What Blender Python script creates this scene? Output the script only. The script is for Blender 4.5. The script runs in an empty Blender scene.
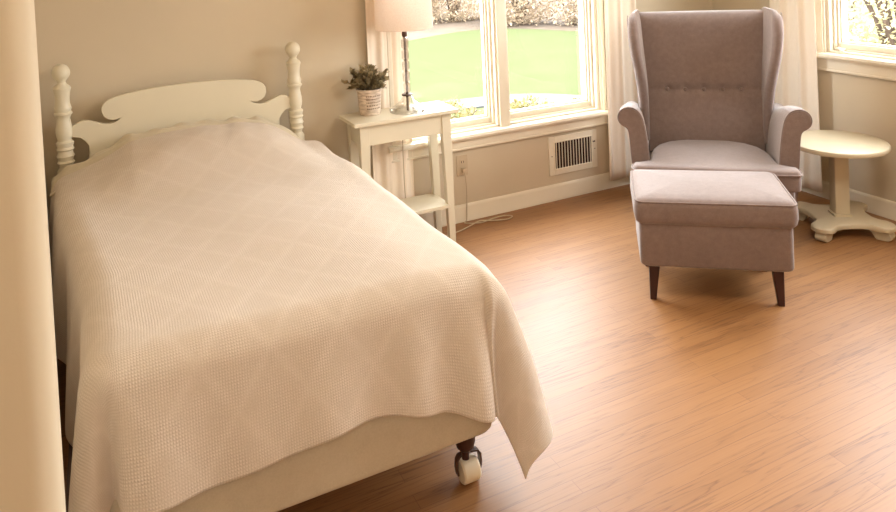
import bpy, bmesh, math, random
from mathutils import Vector, Matrix
random.seed(7)
PI = math.pi
SC = bpy.context.scene
COL = SC.collection
sin, cos = math.sin, math.cos

# ------------------------------------------------------------------ helpers
def srgb(r, g, b):
    f = lambda c: (c / 255) / 12.92 if c / 255 <= .04045 else ((c / 255 + .055) / 1.055) ** 2.4
    return (f(r), f(g), f(b), 1)

def lerp(a, b, t): return a + (b - a) * t
def clamp(x, a=0., b=1.): return max(a, min(b, x))
def smooth(a, b, x):
    t = clamp((x - a) / (b - a)); return t * t * (3 - 2 * t)
def interp(x, xs, ys):
    if x <= xs[0]: return ys[0]
    for i in range(len(xs) - 1):
        if x <= xs[i + 1]:
            t = (x - xs[i]) / (xs[i + 1] - xs[i]); return lerp(ys[i], ys[i + 1], t)
    return ys[-1]

def obj(name, bm, mat, parent=None, shade=True, sub=0, solid=0, bevel=0, loc=None, rotz=None, recalc=True):
    if recalc: bmesh.ops.recalc_face_normals(bm, faces=bm.faces)
    me = bpy.data.meshes.new(name); bm.to_mesh(me); bm.free()
    if mat: me.materials.append(mat)
    o = bpy.data.objects.new(name, me); COL.objects.link(o)
    if shade:
        for p in me.polygons: p.use_smooth = True
        if shade == 'auto':
            try: me.set_sharp_from_angle(angle=math.radians(38))
            except Exception: pass
    if solid:
        m = o.modifiers.new('solid', 'SOLIDIFY'); m.thickness = solid; m.offset = -1
    if bevel:
        m = o.modifiers.new('bevel', 'BEVEL'); m.width = bevel; m.segments = 3; m.limit_method = 'ANGLE'; m.angle_limit = math.radians(40)
    if sub:
        m = o.modifiers.new('sub', 'SUBSURF'); m.levels = sub; m.render_levels = sub
    if parent: o.parent = parent
    if loc: o.location = loc
    if rotz is not None: o.rotation_euler = (0, 0, rotz)
    return o

def tag(o, label, cat, group=None, kind=None):
    if label: o['label'] = label
    if cat: o['category'] = cat
    if group: o['group'] = group
    if kind: o['kind'] = kind
    return o

def thing(name, label, cat, loc=(0, 0, 0), rotz=0, group=None):
    o = bpy.data.objects.new(name, None); COL.objects.link(o)
    o.empty_display_size = .05
    o.location = loc; o.rotation_euler = (0, 0, rotz)
    return tag(o, label, cat, group)

def struct(o):
    o['kind'] = 'structure'; return o

def box(bm, x0, x1, y0, y1, z0, z1):
    v = [bm.verts.new((x, y, z)) for z in (z0, z1) for x, y in ((x0, y0), (x1, y0), (x1, y1), (x0, y1))]
    for f in ((3, 2, 1, 0), (4, 5, 6, 7), (0, 1, 5, 4), (1, 2, 6, 5), (2, 3, 7, 6), (3, 0, 4, 7)):
        bm.faces.new([v[i] for i in f])

def loft(bm, rings, closed=True, cap=True):
    vs = [[bm.verts.new(p) for p in r] for r in rings]
    n = len(vs[0])
    for a, b in zip(vs, vs[1:]):
        for i in range(n if closed else n - 1):
            j = (i + 1) % n
            bm.faces.new((a[i], a[j], b[j], b[i]))
    if cap and closed:
        bm.faces.new(list(reversed(vs[0]))); bm.faces.new(vs[-1])
    return vs

def lathe(bm, prof, cx=0, cy=0, n=24):
    loft(bm, [[(cx + r * cos(2 * PI * i / n), cy + r * sin(2 * PI * i / n), z) for i in range(n)] for r, z in prof])

def rrect(w, d, r, k=5, cx=0, cy=0):
    pts = []
    for (sx, sy, a0) in ((1, 1, 0), (-1, 1, 90), (-1, -1, 180), (1, -1, 270)):
        for i in range(k + 1):
            a = math.radians(a0 + 90 * i / k)
            pts.append((cx + sx * (w / 2 - r) + r * cos(a), cy + sy * (d / 2 - r) + r * sin(a)))
    return pts

def prism(bm, pts, axis, a, b):
    """extrude a 2D outline along axis ('x': pts=(y,z), 'y': pts=(x,z), 'z': pts=(x,y))"""
    def P(p, t):
        return {'x': (t, p[0], p[1]), 'y': (p[0], t, p[1]), 'z': (p[0], p[1], t)}[axis]
    loft(bm, [[P(p, a) for p in pts], [P(p, b) for p in pts]])

def tube(bm, pts, rad, n=8, cap=True):
    pts = [Vector(p) for p in pts]
    rads = rad if isinstance(rad, (list, tuple)) else [rad] * len(pts)
    rings = []; up = Vector((0, 0, 1)); prev = None
    for i, p in enumerate(pts):
        t = (pts[min(i + 1, len(pts) - 1)] - pts[max(i - 1, 0)]).normalized()
        if prev is None:
            u = t.cross(up)
            if u.length < 1e-3: u = t.cross(Vector((1, 0, 0)))
        else:
            u = prev - t * prev.dot(t)
        u.normalize(); prev = u; w = t.cross(u)
        rings.append([p + (u * cos(2 * PI * k / n) + w * sin(2 * PI * k / n)) * rads[i] for k in range(n)])
    loft(bm, rings, cap=cap)

def catmull(pts, k=6):
    pts = [Vector(p) for p in pts]; out = []
    for i in range(len(pts) - 1):
        p0 = pts[max(i - 1, 0)]; p1 = pts[i]; p2 = pts[i + 1]; p3 = pts[min(i + 2, len(pts) - 1)]
        for j in range(k):
            t = j / k
            out.append(.5 * ((2 * p1) + (p2 - p0) * t + (2 * p0 - 5 * p1 + 4 * p2 - p3) * t * t + (3 * p1 - p0 - 3 * p2 + p3) * t ** 3))
    out.append(pts[-1]); return out

def grid(bm, nu, nv, fn):
    vs = [[bm.verts.new(fn(i / nu, j / nv)) for i in range(nu + 1)] for j in range(nv + 1)]
    for j in range(nv):
        for i in range(nu):
            bm.faces.new((vs[j][i], vs[j][i + 1], vs[j + 1][i + 1], vs[j + 1][i]))
    return vs

# ------------------------------------------------------------------ materials
class NT:
    def __init__(s, name):
        s.m = bpy.data.materials.new(name); s.m.use_nodes = True
        s.t = s.m.node_tree; s.n = s.t.nodes; s.l = s.t.links
        s.bsdf = s.n['Principled BSDF']; s.out = s.n['Material Output']
    def new(s, t, **k):
        n = s.n.new(t)
        for a, b in k.items(): setattr(n, a, b)
        return n
    def link(s, a, b): s.l.new(a, b)
    def coords(s, scale=(1, 1, 1), rot=(0, 0, 0), kind='Object'):
        c = s.new('ShaderNodeTexCoord'); m = s.new('ShaderNodeMapping')
        m.inputs['Scale'].default_value = scale; m.inputs['Rotation'].default_value = rot
        s.link(c.outputs[kind], m.inputs[0]); return m.outputs[0]
    def noise(s, vec, scale, detail=3, rough=.5):
        n = s.new('ShaderNodeTexNoise'); n.inputs['Scale'].default_value = scale
        n.inputs['Detail'].default_value = detail; n.inputs['Roughness'].default_value = rough
        s.link(vec, n.inputs['Vector']); return n.outputs['Fac']
    def ramp(s, fac, stops):
        r = s.new('ShaderNodeValToRGB'); e = r.color_ramp.elements
        while len(e) < len(stops): e.new(.5)
        for i, (p, c) in enumerate(stops): e[i].position = p; e[i].color = c
        s.link(fac, r.inputs[0]); return r.outputs['Color']
    def math(s, op, a, b=None, clampv=False):
        n = s.new('ShaderNodeMath', operation=op); n.use_clamp = clampv
        for i, v in enumerate((a, b)):
            if v is None: continue
            if isinstance(v, (int, float)): n.inputs[i].default_value = v
            else: s.link(v, n.inputs[i])
        return n.outputs[0]
    def bump(s, h, strength, dist=.002):
        b = s.new('ShaderNodeBump'); b.inputs['Strength'].default_value = strength; b.inputs['Distance'].default_value = dist
        s.link(h, b.inputs['Height']); s.link(b.outputs[0], s.bsdf.inputs['Normal']); return b
    def set(s, **k):
        for a, b in k.items(): s.bsdf.inputs[a.replace('_', ' ')].default_value = b

def painted(name, col, rough=.5, var=.05, bump=.15, nscale=30, spec=.4):
    t = NT(name); v = t.coords()
    c2 = tuple(x * (1 - var) for x in col[:3]) + (1,)
    t.link(t.ramp(t.noise(v, 3.5, 4), [(.35, c2), (.65, col)]), t.bsdf.inputs['Base Color'])
    t.bump(t.noise(v, nscale, 4), bump, .002)
    t.set(Roughness=rough, Specular_IOR_Level=spec); return t.m

def fabric(name, col, dark, scale=420, bump=.35, rough=.95, sheen=.25, var=.0):
    t = NT(name); v = t.coords()
    n = t.noise(v, scale / 1.6, 3, .75); n2 = t.noise(v, scale / 12, 3, .6); n3 = t.noise(v, 6, 3, .5)
    f = t.math('ADD', t.math('ADD', t.math('MULTIPLY', n, .5), t.math('MULTIPLY', n2, .3)), t.math('MULTIPLY', n3, .2))
    t.link(t.ramp(f, [(.38, dark), (.62, col)]), t.bsdf.inputs['Base Color'])
    t.bump(t.math('ADD', n, t.math('MULTIPLY', n2, .6)), bump, .0015)
    t.set(Roughness=rough, Specular_IOR_Level=.15, Sheen_Weight=sheen, Sheen_Roughness=.5); return t.m

M = {}
M['wall'] = painted('wall_paint', srgb(205, 191, 167), .75, .03, .12, 90, .2)
M['ceil'] = painted('ceiling_paint', srgb(236, 226, 208), .8, .02, .1, 90, .2)
M['trim'] = painted('trim_paint', srgb(228, 218, 198), .4, .03, .08, 30)
M['white'] = painted('white_furniture_paint', srgb(218, 209, 186), .38, .03, .08, 24)
M['cream'] = painted('cream_table_paint', srgb(198, 184, 156), .42, .05, .15, 24)
M['plastic'] = painted('ivory_plastic', srgb(196, 178, 152), .4, .02, .02)
M['black'] = painted('vent_dark', srgb(52, 34, 28), .8, .1, .05)
M['wheel'] = painted('caster_rubber', srgb(236, 222, 196), .45, .04, .05)
M['darkmetal'] = painted('dark_caster_metal', srgb(84, 60, 50), .4, .1, .05)
M['legwood'] = painted('dark_leg_wood', srgb(62, 34, 30), .4, .25, .05)
M['soil'] = painted('soil', srgb(70, 50, 36), .95, .4, .9, 120)
M['bark'] = painted('bark', srgb(88, 72, 62), .9, .3, .8, 60)
M['path'] = painted('pale_path', srgb(55, 55, 54), .9, .1, .3, 20)
M['cover'] = fabric('box_spring_cloth', srgb(205, 194, 174), srgb(194, 182, 160), 300, .25)
M['sheet'] = fabric('sheet_cotton', srgb(208, 197, 174), srgb(196, 184, 160), 500, .2)
M['grey'] = fabric('grey_upholstery', srgb(132, 113, 105), srgb(114, 96, 88), 520, .5, .95, .35)
M['curtain'] = None

def m_curtain():
    t = NT('linen_curtain'); v = t.coords()
    n = t.noise(t.coords((60, 60, 4)), 8, 4, .6)
    c = t.ramp(n, [(.3, srgb(245, 231, 212)), (.7, srgb(250, 238, 222))])
    t.link(c, t.bsdf.inputs['Base Color'])
    t.set(Roughness=.9, Specular_IOR_Level=.1)
    tr = t.new('ShaderNodeBsdfTranslucent'); t.link(c, tr.inputs['Color'])
    mx = t.new('ShaderNodeMixShader'); mx.inputs[0].default_value = .12
    t.link(t.bsdf.outputs[0], mx.inputs[1]); t.link(tr.outputs[0], mx.inputs[2]); t.link(mx.outputs[0], t.out.inputs['Surface'])
    t.bump(n, .2, .001); return t.m
M['curtain'] = m_curtain()

def m_shade():
    t = NT('lamp_shade_linen'); v = t.coords()
    n = t.noise(v, 160, 3, .6)
    c = t.ramp(n, [(.3, srgb(236, 216, 200)), (.7, srgb(244, 228, 214))])
    t.link(c, t.bsdf.inputs['Base Color']); t.set(Roughness=.9, Specular_IOR_Level=.1)
    tr = t.new('ShaderNodeBsdfTranslucent'); t.link(c, tr.inputs['Color'])
    mx = t.new('ShaderNodeMixShader'); mx.inputs[0].default_value = .35
    t.link(t.bsdf.outputs[0], mx.inputs[1]); t.link(tr.outputs[0], mx.inputs[2]); t.link(mx.outputs[0], t.out.inputs['Surface'])
    t.bump(n, .15, .001); return t.m
M['shade'] = m_shade()

def m_blanket():
    """cotton waffle-weave bedspread: small square cells plus faint woven diamonds (UV in metres of cloth)"""
    t = NT('woven_bedspread')
    uv = t.new('ShaderNodeUVMap'); uv.uv_map = 'UVMap'
    def wave(scale, rot, dist=.6):
        m = t.new('ShaderNodeMapping'); m.inputs['Rotation'].default_value = (0, 0, rot); t.link(uv.outputs[0], m.inputs[0])
        w = t.new('ShaderNodeTexWave', bands_direction='X'); w.inputs['Scale'].default_value = scale
        w.inputs['Distortion'].default_value = dist; w.inputs['Detail'].default_value = 1; w.inputs['Detail Scale'].default_value = 1.5
        t.link(m.outputs[0], w.inputs[0]); return w.outputs['Fac']
    a = wave(46, 0); b = wave(46, PI / 2)
    cell = t.math('MULTIPLY', a, b)
    d1 = wave(2.2, math.radians(38), .35); d2 = wave(2.2, math.radians(-38), .35)
    dia = t.math('MAXIMUM', t.math('POWER', d1, 14), t.math('POWER', d2, 14))
    n = t.noise(uv.outputs[0], 9, 6, .7)
    amp = t.math('ADD', t.math('MULTIPLY', t.math('SUBTRACT', n, .35, True), 2.6), .05)
    h = t.math('ADD', t.math('MULTIPLY', cell, amp), t.math('MULTIPLY', dia, .11))
    fz = t.noise(uv.outputs[0], 240, 3, .7)
    f = t.math('ADD', t.math('MULTIPLY', h, .6), t.math('MULTIPLY', fz, .4))
    t.link(t.ramp(f, [(.1, srgb(200, 186, 171)), (.42, srgb(219, 207, 195)), (.9, srgb(229, 219, 210))]), t.bsdf.inputs['Base Color'])
    t.bump(t.math('ADD', h, t.math('MULTIPLY', fz, .5)), .5, .004)
    t.set(Roughness=.95, Specular_IOR_Level=.1, Sheen_Weight=.2); return t.m
M['blanket'] = m_blanket()

def m_floor():
    t = NT('oak_strip_floor'); v = t.coords()
    br = t.new('ShaderNodeTexBrick'); br.offset = .37; br.offset_frequency = 2
    br.inputs['Scale'].default_value = 1; br.inputs['Brick Width'].default_value = 1.15; br.inputs['Row Height'].default_value = .057
    br.inputs['Mortar Size'].default_value = .0009; br.inputs['Mortar Smooth'].default_value = .2; br.inputs['Bias'].default_value = 0
    br.inputs['Color1'].default_value = (0, 0, 0, 1); br.inputs['Color2'].default_value = (1, 1, 1, 1); br.inputs['Mortar'].default_value = (.5, .5, .5, 1)
    t.link(v, br.inputs[0])
    # offset the grain per plank
    sep = t.new('ShaderNodeSeparateXYZ'); t.link(v, sep.inputs[0])
    cb = t.new('ShaderNodeCombineXYZ')
    row = t.math('FLOOR', t.math('DIVIDE', sep.outputs[1], .057))
    wn = t.new('ShaderNodeTexWhiteNoise', noise_dimensions='1D'); t.link(row, wn.inputs['W'])
    t.link(t.math('ADD', sep.outputs[0], t.math('MULTIPLY', wn.outputs['Value'], 9)), cb.inputs[0])
    t.link(t.math('ADD', t.math('MULTIPLY', sep.outputs[1], 1.0), t.math('MULTIPLY', wn.outputs['Value'], 3)), cb.inputs[1])
    mp = t.new('ShaderNodeMapping'); mp.inputs['Scale'].default_value = (.85, 15, 1); t.link(cb.outputs[0], mp.inputs[0])
    n1 = t.noise(mp.outputs[0], 1.0, 4, .55)
    rings = t.math('FRACT', t.math('MULTIPLY', n1, 10))                # cathedral grain lines
    rings = t.math('ABSOLUTE', t.math('SUBTRACT', rings, .5))
    line = t.math('POWER', t.math('SUBTRACT', 1, t.math('MULTIPLY', rings, 2)), 5)
    mp2 = t.new('ShaderNodeMapping'); mp2.inputs['Scale'].default_value = (1.1, 170, 1); t.link(cb.outputs[0], mp2.inputs[0])
    pores = t.noise(mp2.outputs[0], 1.0, 3, .6)
    mask = t.noise(t.coords((.8, 4, 1)), 1.0, 3)
    f = t.math('SUBTRACT', t.math('ADD', t.math('ADD', t.math('MULTIPLY', br.outputs['Color'], .15), .16), t.math('MULTIPLY', pores, .40)), t.math('MULTIPLY', t.math('MULTIPLY', line, mask), .5))
    col = t.ramp(f, [(.0, srgb(104, 66, 42)), (.30, srgb(142, 99, 60)), (.55, srgb(159, 114, 71)), (.95, srgb(175, 133, 88))])
    mx = t.new('ShaderNodeMix', data_type='RGBA'); t.link(br.outputs['Fac'], mx.inputs[0])
    t.link(col, mx.inputs[6]); mx.inputs[7].default_value = srgb(122, 82, 54)
    t.link(mx.outputs[2], t.bsdf.inputs['Base Color'])
    t.link(t.math('ADD', t.math('MULTIPLY', pores, .16), .35), t.bsdf.inputs['Roughness'])
    hh = t.math('SUBTRACT', t.math('ADD', t.math('MULTIPLY', pores, .3), t.math('MULTIPLY', t.noise(v, 9, 2), .6)), t.math('ADD', t.math('MULTIPLY', br.outputs['Fac'], .7), t.math('MULTIPLY', line, .25)))
    t.bump(hh, .10, .003)
    t.set(Specular_IOR_Level=.5); return t.m
M['floor'] = m_floor()

def thin_fresnel(t, ior):
    """the same small reflection on both faces of a thin sheet of glass"""
    fr = t.new('ShaderNodeFresnel'); g = t.new('ShaderNodeNewGeometry')
    v = t.math('ADD', t.math('MULTIPLY', g.outputs['Backfacing'], 1 / ior - ior), ior)
    t.link(v, fr.inputs['IOR']); return fr
def m_glasspane():
    t = NT('window_glass')
    fr = thin_fresnel(t, 1.45)
    tr = t.new('ShaderNodeBsdfTransparent'); tr.inputs[0].default_value = (.97, .98, .96, 1)
    gl = t.new('ShaderNodeBsdfGlossy'); gl.inputs['Roughness'].default_value = .02
    mx = t.new('ShaderNodeMixShader'); t.link(fr.outputs[0], mx.inputs[0]); t.link(tr.outputs[0], mx.inputs[1]); t.link(gl.outputs[0], mx.inputs[2])
    t.link(mx.outputs[0], t.out.inputs['Surface']); return t.m
M['pane'] = m_glasspane()

def m_crystal():
    t = NT('clear_crystal')
    fr = thin_fresnel(t, 1.6)
    tr = t.new('ShaderNodeBsdfTransparent'); tr.inputs[0].default_value = (.94, .93, .91, 1)
    gl = t.new('ShaderNodeBsdfGlossy'); gl.inputs['Roughness'].default_value = .06
    mx = t.new('ShaderNodeMixShader'); t.link(t.math('ADD', fr.outputs[0], .20, True), mx.inputs[0]); t.link(tr.outputs[0], mx.inputs[1]); t.link(gl.outputs[0], mx.inputs[2])
    t.link(mx.outputs[0], t.out.inputs['Surface']); return t.m
M['crystal'] = m_crystal()
def m_chrome():
    t = NT('polished_metal'); t.set(Base_Color=(.75, .70, .64, 1), Metallic=1.0, Roughness=.3); return t.m
M['chrome'] = m_chrome()

def m_pot():
    t = NT('whitewashed_pot'); v = t.coords()
    n = t.noise(t.coords((30, 30, 140)), 1, 4, .6)
    t.link(t.ramp(n, [(.3, srgb(170, 150, 132)), (.6, srgb(222, 204, 184))]), t.bsdf.inputs['Base Color'])
    t.bump(n, .3, .002); t.set(Roughness=.8); return t.m
M['pot'] = m_pot()
M['ink'] = painted('faded_pot_print', srgb(128, 108, 94), .8, .2, .1)

def m_leaf(name, a, b):
    t = NT(name); v = t.coords()
    c = t.ramp(t.noise(v, 22, 3), [(.35, a), (.65, b)])
    t.link(c, t.bsdf.inputs['Base Color']); t.set(Roughness=.6)
    tr = t.new('ShaderNodeBsdfTranslucent'); t.link(c, tr.inputs['Color'])
    mx = t.new('ShaderNodeMixShader'); mx.inputs[0].default_value = .45
    t.link(t.bsdf.outputs[0], mx.inputs[1]); t.link(tr.outputs[0], mx.inputs[2]); t.link(mx.outputs[0], t.out.inputs['Surface'])
    return t.m
M['leaf'] = m_leaf('grey_green_leaf', srgb(132, 118, 88), srgb(190, 174, 138))
M['hedge'] = m_leaf('hedge_leaf', srgb(152, 132, 109), srgb(182, 164, 138))
M['treeleaf'] = m_leaf('tree_leaf', srgb(164, 156, 118), srgb(190, 182, 138))
M['brush'] = m_leaf('brush_leaf', srgb(96, 86, 46), srgb(120, 108, 60))

def m_lawn():
    t = NT('lawn_grass'); v = t.coords()
    n = t.noise(v, 1.2, 6, .7)
    t.link(t.ramp(n, [(.3, srgb(60, 64, 42)), (.7, srgb(64, 67, 46))]), t.bsdf.inputs['Base Color'])
    t.bump(t.noise(v, 30, 4), .1, .02); t.set(Roughness=.95, Specular_IOR_Level=.0); return t.m
M['lawn'] = m_lawn()
M['litter'] = painted('leaf_litter', srgb(82, 71, 61), .95, .25, .1, 14, .05)

# ------------------------------------------------------------------ room shell
XR, YF, HC = 3.751, 3.646, 2.44         # right wall, far (window) wall, ceiling
XL, YN = -1.10, -1.30                   # near part of the room, around the viewer
XA = -.275                              # alcove wall beside the bed
TH = .16
bm = bmesh.new(); box(bm, XL - TH, XR + TH, YN - TH, YF + TH, -.06, 0)
struct(obj('floor', bm, M['floor'], shade=False))
bm = bmesh.new(); box(bm, XL - TH, XR + TH, YN - TH, YF + TH, HC, HC + .1)
struct(obj('ceiling', bm, M['ceil'], shade=False))

def wall_with_hole(name, axis, pos, a0, a1, holes, th=TH):
    """wall slab perpendicular to axis at pos..pos+th, running a0..a1, with a rectangular hole (h0,h1,z0,z1)"""
    bm = bmesh.new()
    def add(u0, u1, z0, z1):
        if axis == 'y': box(bm, u0, u1, pos, pos + th, z0, z1)
        else: box(bm, pos, pos + th, u0, u1, z0, z1)
    cur = a0
    for (h0, h1, z0, z1) in holes:
        add(cur, h0, 0, HC); add(h0, h1, 0, z0); add(h0, h1, z1, HC); cur = h1
    add(cur, a1, 0, HC)
    return struct(obj(name, bm, M['wall'], shade=False))

W1 = (1.404, 2.775, .50, 2.12)            # far window opening  x0,x1,z0,z1
W2 = (1.10, 2.79, .855, 2.12)           # right window opening y0,y1,z0,z1
wall_with_hole('wall_far', 'y', YF, XA, XR + TH, [W1])
wall_with_hole('wall_right', 'x', XR, YN - TH, YF, [W2])
bm = bmesh.new(); box(bm, XA - TH, XA, 1.36, YF + TH, 0, HC)
struct(obj('wall_alcove', bm, M['wall'], shade=False))
bm = bmesh.new(); box(bm, XL - TH, XL, YN - TH, 1.24, 0, HC)
struct(obj('wall_left', bm, M['wall'], shade=False))
bm = bmesh.new(); box(bm, XL, XR, YN - TH, YN, 0, HC)
struct(obj('wall_near', bm, M['wall'], shade=False))
# partition end with a rounded plaster corner, close to the viewer
bm = bmesh.new()
pts = []
xe, y0, y1, r = -.0905, 1.16, 1.30, .035
for i in range(9):
    a = -PI / 2 + i / 8 * PI / 2; pts.append((xe - r + r * cos(a), y0 + r + r * sin(a)))
for i in range(9):
    a = i / 8 * PI / 2; pts.append((xe - r + r * cos(a), y1 - r + r * sin(a)))
pts += [(XL - TH, y1), (XL - TH, y0)]
prism(bm, pts, 'z', 0, HC)
struct(obj('wall_partition', bm, M['wall'], shade='auto'))

# baseboards with a small rounded top and a quarter-round shoe
def bb_profile(s=1):
    return [(0, 0), (.020, 0), (.020, .012), (.013, .022), (.013, .078), (.010, .088), (.004, .094), (0, .095)]
bm = bmesh.new(); prism(bm, [(YF - a, z) for a, z in bb_profile()], 'x', XA, XR)
struct(obj('baseboard_far', bm, M['trim'], shade='auto'))
bm = bmesh.new(); prism(bm, [(XR - a, z) for a, z in bb_profile()], 'y', YN, YF - .02)
struct(obj('baseboard_right', bm, M['trim'], shade='auto'))

# ---- window_1 (far wall): two casements with a wide centre mullion
def frame_ring(bm, x0, x1, z0, z1, wl, wr, wb, wt, y0, y1):
    box(bm, x0, x0 + wl, y0, y1, z0, z1); box(bm, x1 - wr, x1, y0, y1, z0, z1)
    box(bm, x0 + wl, x1 - wr, y0, y1, z0, z0 + wb); box(bm, x0 + wl, x1 - wr, y0, y1, z1 - wt, z1)

def build_window(name, label, mat3, width, z0, z1, cas, parts, sill_out, apron_h):
    """local frame: x along the wall, y outwards, z up; mat3 places it"""
    root = bpy.data.objects.new(name, None); COL.objects.link(root); root.matrix_world = mat3; struct(root)
    root['label'] = label
    # casing: stepped moulding at both sides and the head
    bm = bmesh.new()
    for (w0, w1, d) in ((0, cas, .016), (.008, cas - .010, .024), (.016, cas - .018, .020)):
        box(bm, -cas + w0, -cas + w1 if w1 < cas else 0, -d, 0, z0, z1 + cas)
        box(bm, width + (cas - w1 if w1 < cas else 0), width + cas - w0, -d, 0, z0, z1 + cas)
    box(bm, -cas, width + cas, -.018, 0, z1, z1 + cas)
    obj('casing', bm, M['trim'], root, shade=False, bevel=.003)
    bm = bmesh.new()                                        # jamb lining
    frame_ring(bm, 0, width, z0, z1, .02, .02, .012, .02, 0, TH)
    obj('jamb', bm, M['trim'], root, shade=False)
    bm = bmesh.new()
    prism(bm, [(-sill_out, z0 - .030), (-sill_out - .006, z0 - .018), (-sill_out, z0 - .004), (-sill_out + .008, z0), (0.10, z0 + .002), (.10, z0 - .030)], 'x', -cas - .015, width + cas + .015)
    obj('sill', bm, M['trim'], root, shade='auto')
    bm = bmesh.new(); box(bm, -cas, width + cas, -.018, 0, z0 - .030 - apron_h, z0 - .030)
    box(bm, -cas, width + cas, -.024, 0, z0 - .030 - apron_h, z0 - .018 - apron_h)
    obj('apron', bm, M['trim'], root, shade=False, bevel=.003)
    for kind, a, b in parts:
        if kind == 'mullion':
            bm = bmesh.new(); box(bm, a, b, .0, .11, z0, z1); box(bm, a + .014, b - .014, -.014, 0, z0, z1)
            obj('mullion', bm, M['trim'], root, shade=False, bevel=.004)
        else:
            bm = bmesh.new()
            frame_ring(bm, a, b, z0 + .006, z1 - .01, .026, .026, .048, .04, .045, .09)
            frame_ring(bm, a + .026, b - .026, z0 + .054, z1 - .05, .009, .009, .009, .009, .058, .09)
            frame_ring(bm, a, b, z0 + .006, z1 - .01, .014, .014, .016, .014, .028, .045)
            s = obj('sash', bm, M['trim'], root, shade=False, bevel=.003)
            bm = bmesh.new(); box(bm, a + .03, b - .03, .070, .074, z0 + .058, z1 - .055)
            obj('pane', bm, M['pane'], s, shade=False)
    return root
m1 = Matrix.Translation((W1[0], YF, 0))
w1w = W1[1] - W1[0]
build_window('window_1', 'wide white window with two casements and a centre post, behind the nightstand', m1, w1w, W1[2], W1[3], .042,
             [('sash', .02, w1w / 2 - .052), ('mullion', w1w / 2 - .052, w1w / 2 + .038), ('sash', w1w / 2 + .038, w1w - .02)], .045, .062)
# right wall: local x -> -Y, local y -> +X
m2 = Matrix(((0, 1, 0, XR), (-1, 0, 0, W2[1]), (0, 0, 1, 0), (0, 0, 0, 1)))
w2w = W2[1] - W2[0]
rw = build_window('window_2', 'white window above the round table on the right wall', m2, w2w, W2[2], W2[3], .070,
             [('sash', .02, w2w / 2 - .03), ('mullion', w2w / 2 - .03, w2w / 2 + .03), ('sash', w2w / 2 + .03, w2w - .02)], .045, .075)
bm = bmesh.new(); tube(bm, [(.06, .02, .885), (.075, .0, .882), (.11, -.012, .872)], [.007, .007, .005], 8)
box(bm, .04, .09, .015, .045, .872, .884)
obj('crank_handle', bm, M['trim'], rw)

# ------------------------------------------------------------------ bed
BX, PX = .341, .5035                    # bed centre, post offset
bed = thing('bed', 'white painted twin bed frame with turned posts and scrolled headboard', 'bed', (BX, 3.56, 0))
def ly(y): return y - 3.56
post = [(.026, 0.0), (.026, .20), (.034, .22), (.034, .60), (.036, .62), (.036, .655), (.026, .672), (.029, .685), (.035, .692), (.029, .701), (.031, .712), (.036, .72), (.031, .730), (.030, .742),
        (.036, .750), (.031, .760), (.035, .772), (.036, .779), (.027, .787), (.027, .792), (.031, .805), (.034, .822), (.033, .842), (.028, .868), (.026, .884), (.030, .896),
        (.036, .903), (.036, .910), (.0315, .914), (.0315, .918), (.034, .924), (.034, .930), (.032, .937), (.029, .948), (.028, .968), (.031, .995), (.0345, 1.010), (.036, 1.017), (.033, 1.023),
        (.022, 1.032), (.017, 1.041), (.019, 1.049)]
for a in range(1, 12):
    t = -PI / 2 * .72 + a / 11 * (PI / 2 + PI / 2 * .72); post.append((max(.0365 * cos(t), .0006), 1.0845 + .0385 * sin(t)))
for s in (-1, 1):
    bm = bmesh.new(); lathe(bm, post, s * PX - (.009 if s < 0 else -.001), 0, 28)
    obj('post', bm, M['white'], bed, shade='auto')
# headboard panel outline (dx, z), left half then mirrored
half = [(-.452, .66), (-.425, .68), (-.418, .72), (-.420, .752), (-.432, .772), (-.450, .790), (-.478, .798), (-.486, .800),
        (-.486, .846), (-.470, .852), (-.455, .861), (-.438, .865), (-.415, .862), (-.390, .852), (-.360, .840), (-.335, .836), (-.312, .840), (-.296, .848), (-.288, .856),
        (-.300, .852), (-.318, .850), (-.338, .856), (-.354, .870), (-.362, .890), (-.362, .912), (-.352, .930), (-.334, .944), (-.305, .954), (-.26, .962), (-.20, .969), (-.13, .974), (-.06, .976)]
outl = half + [(0, .977)] + [(-x, z) for x, z in reversed(half)] + [(.452, .30), (-.452, .30)]
bm = bmesh.new()
prism(bm, outl, 'y', -.012, .012)
obj('headboard', bm, M['white'], bed, shade='auto', bevel=.004)
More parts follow.
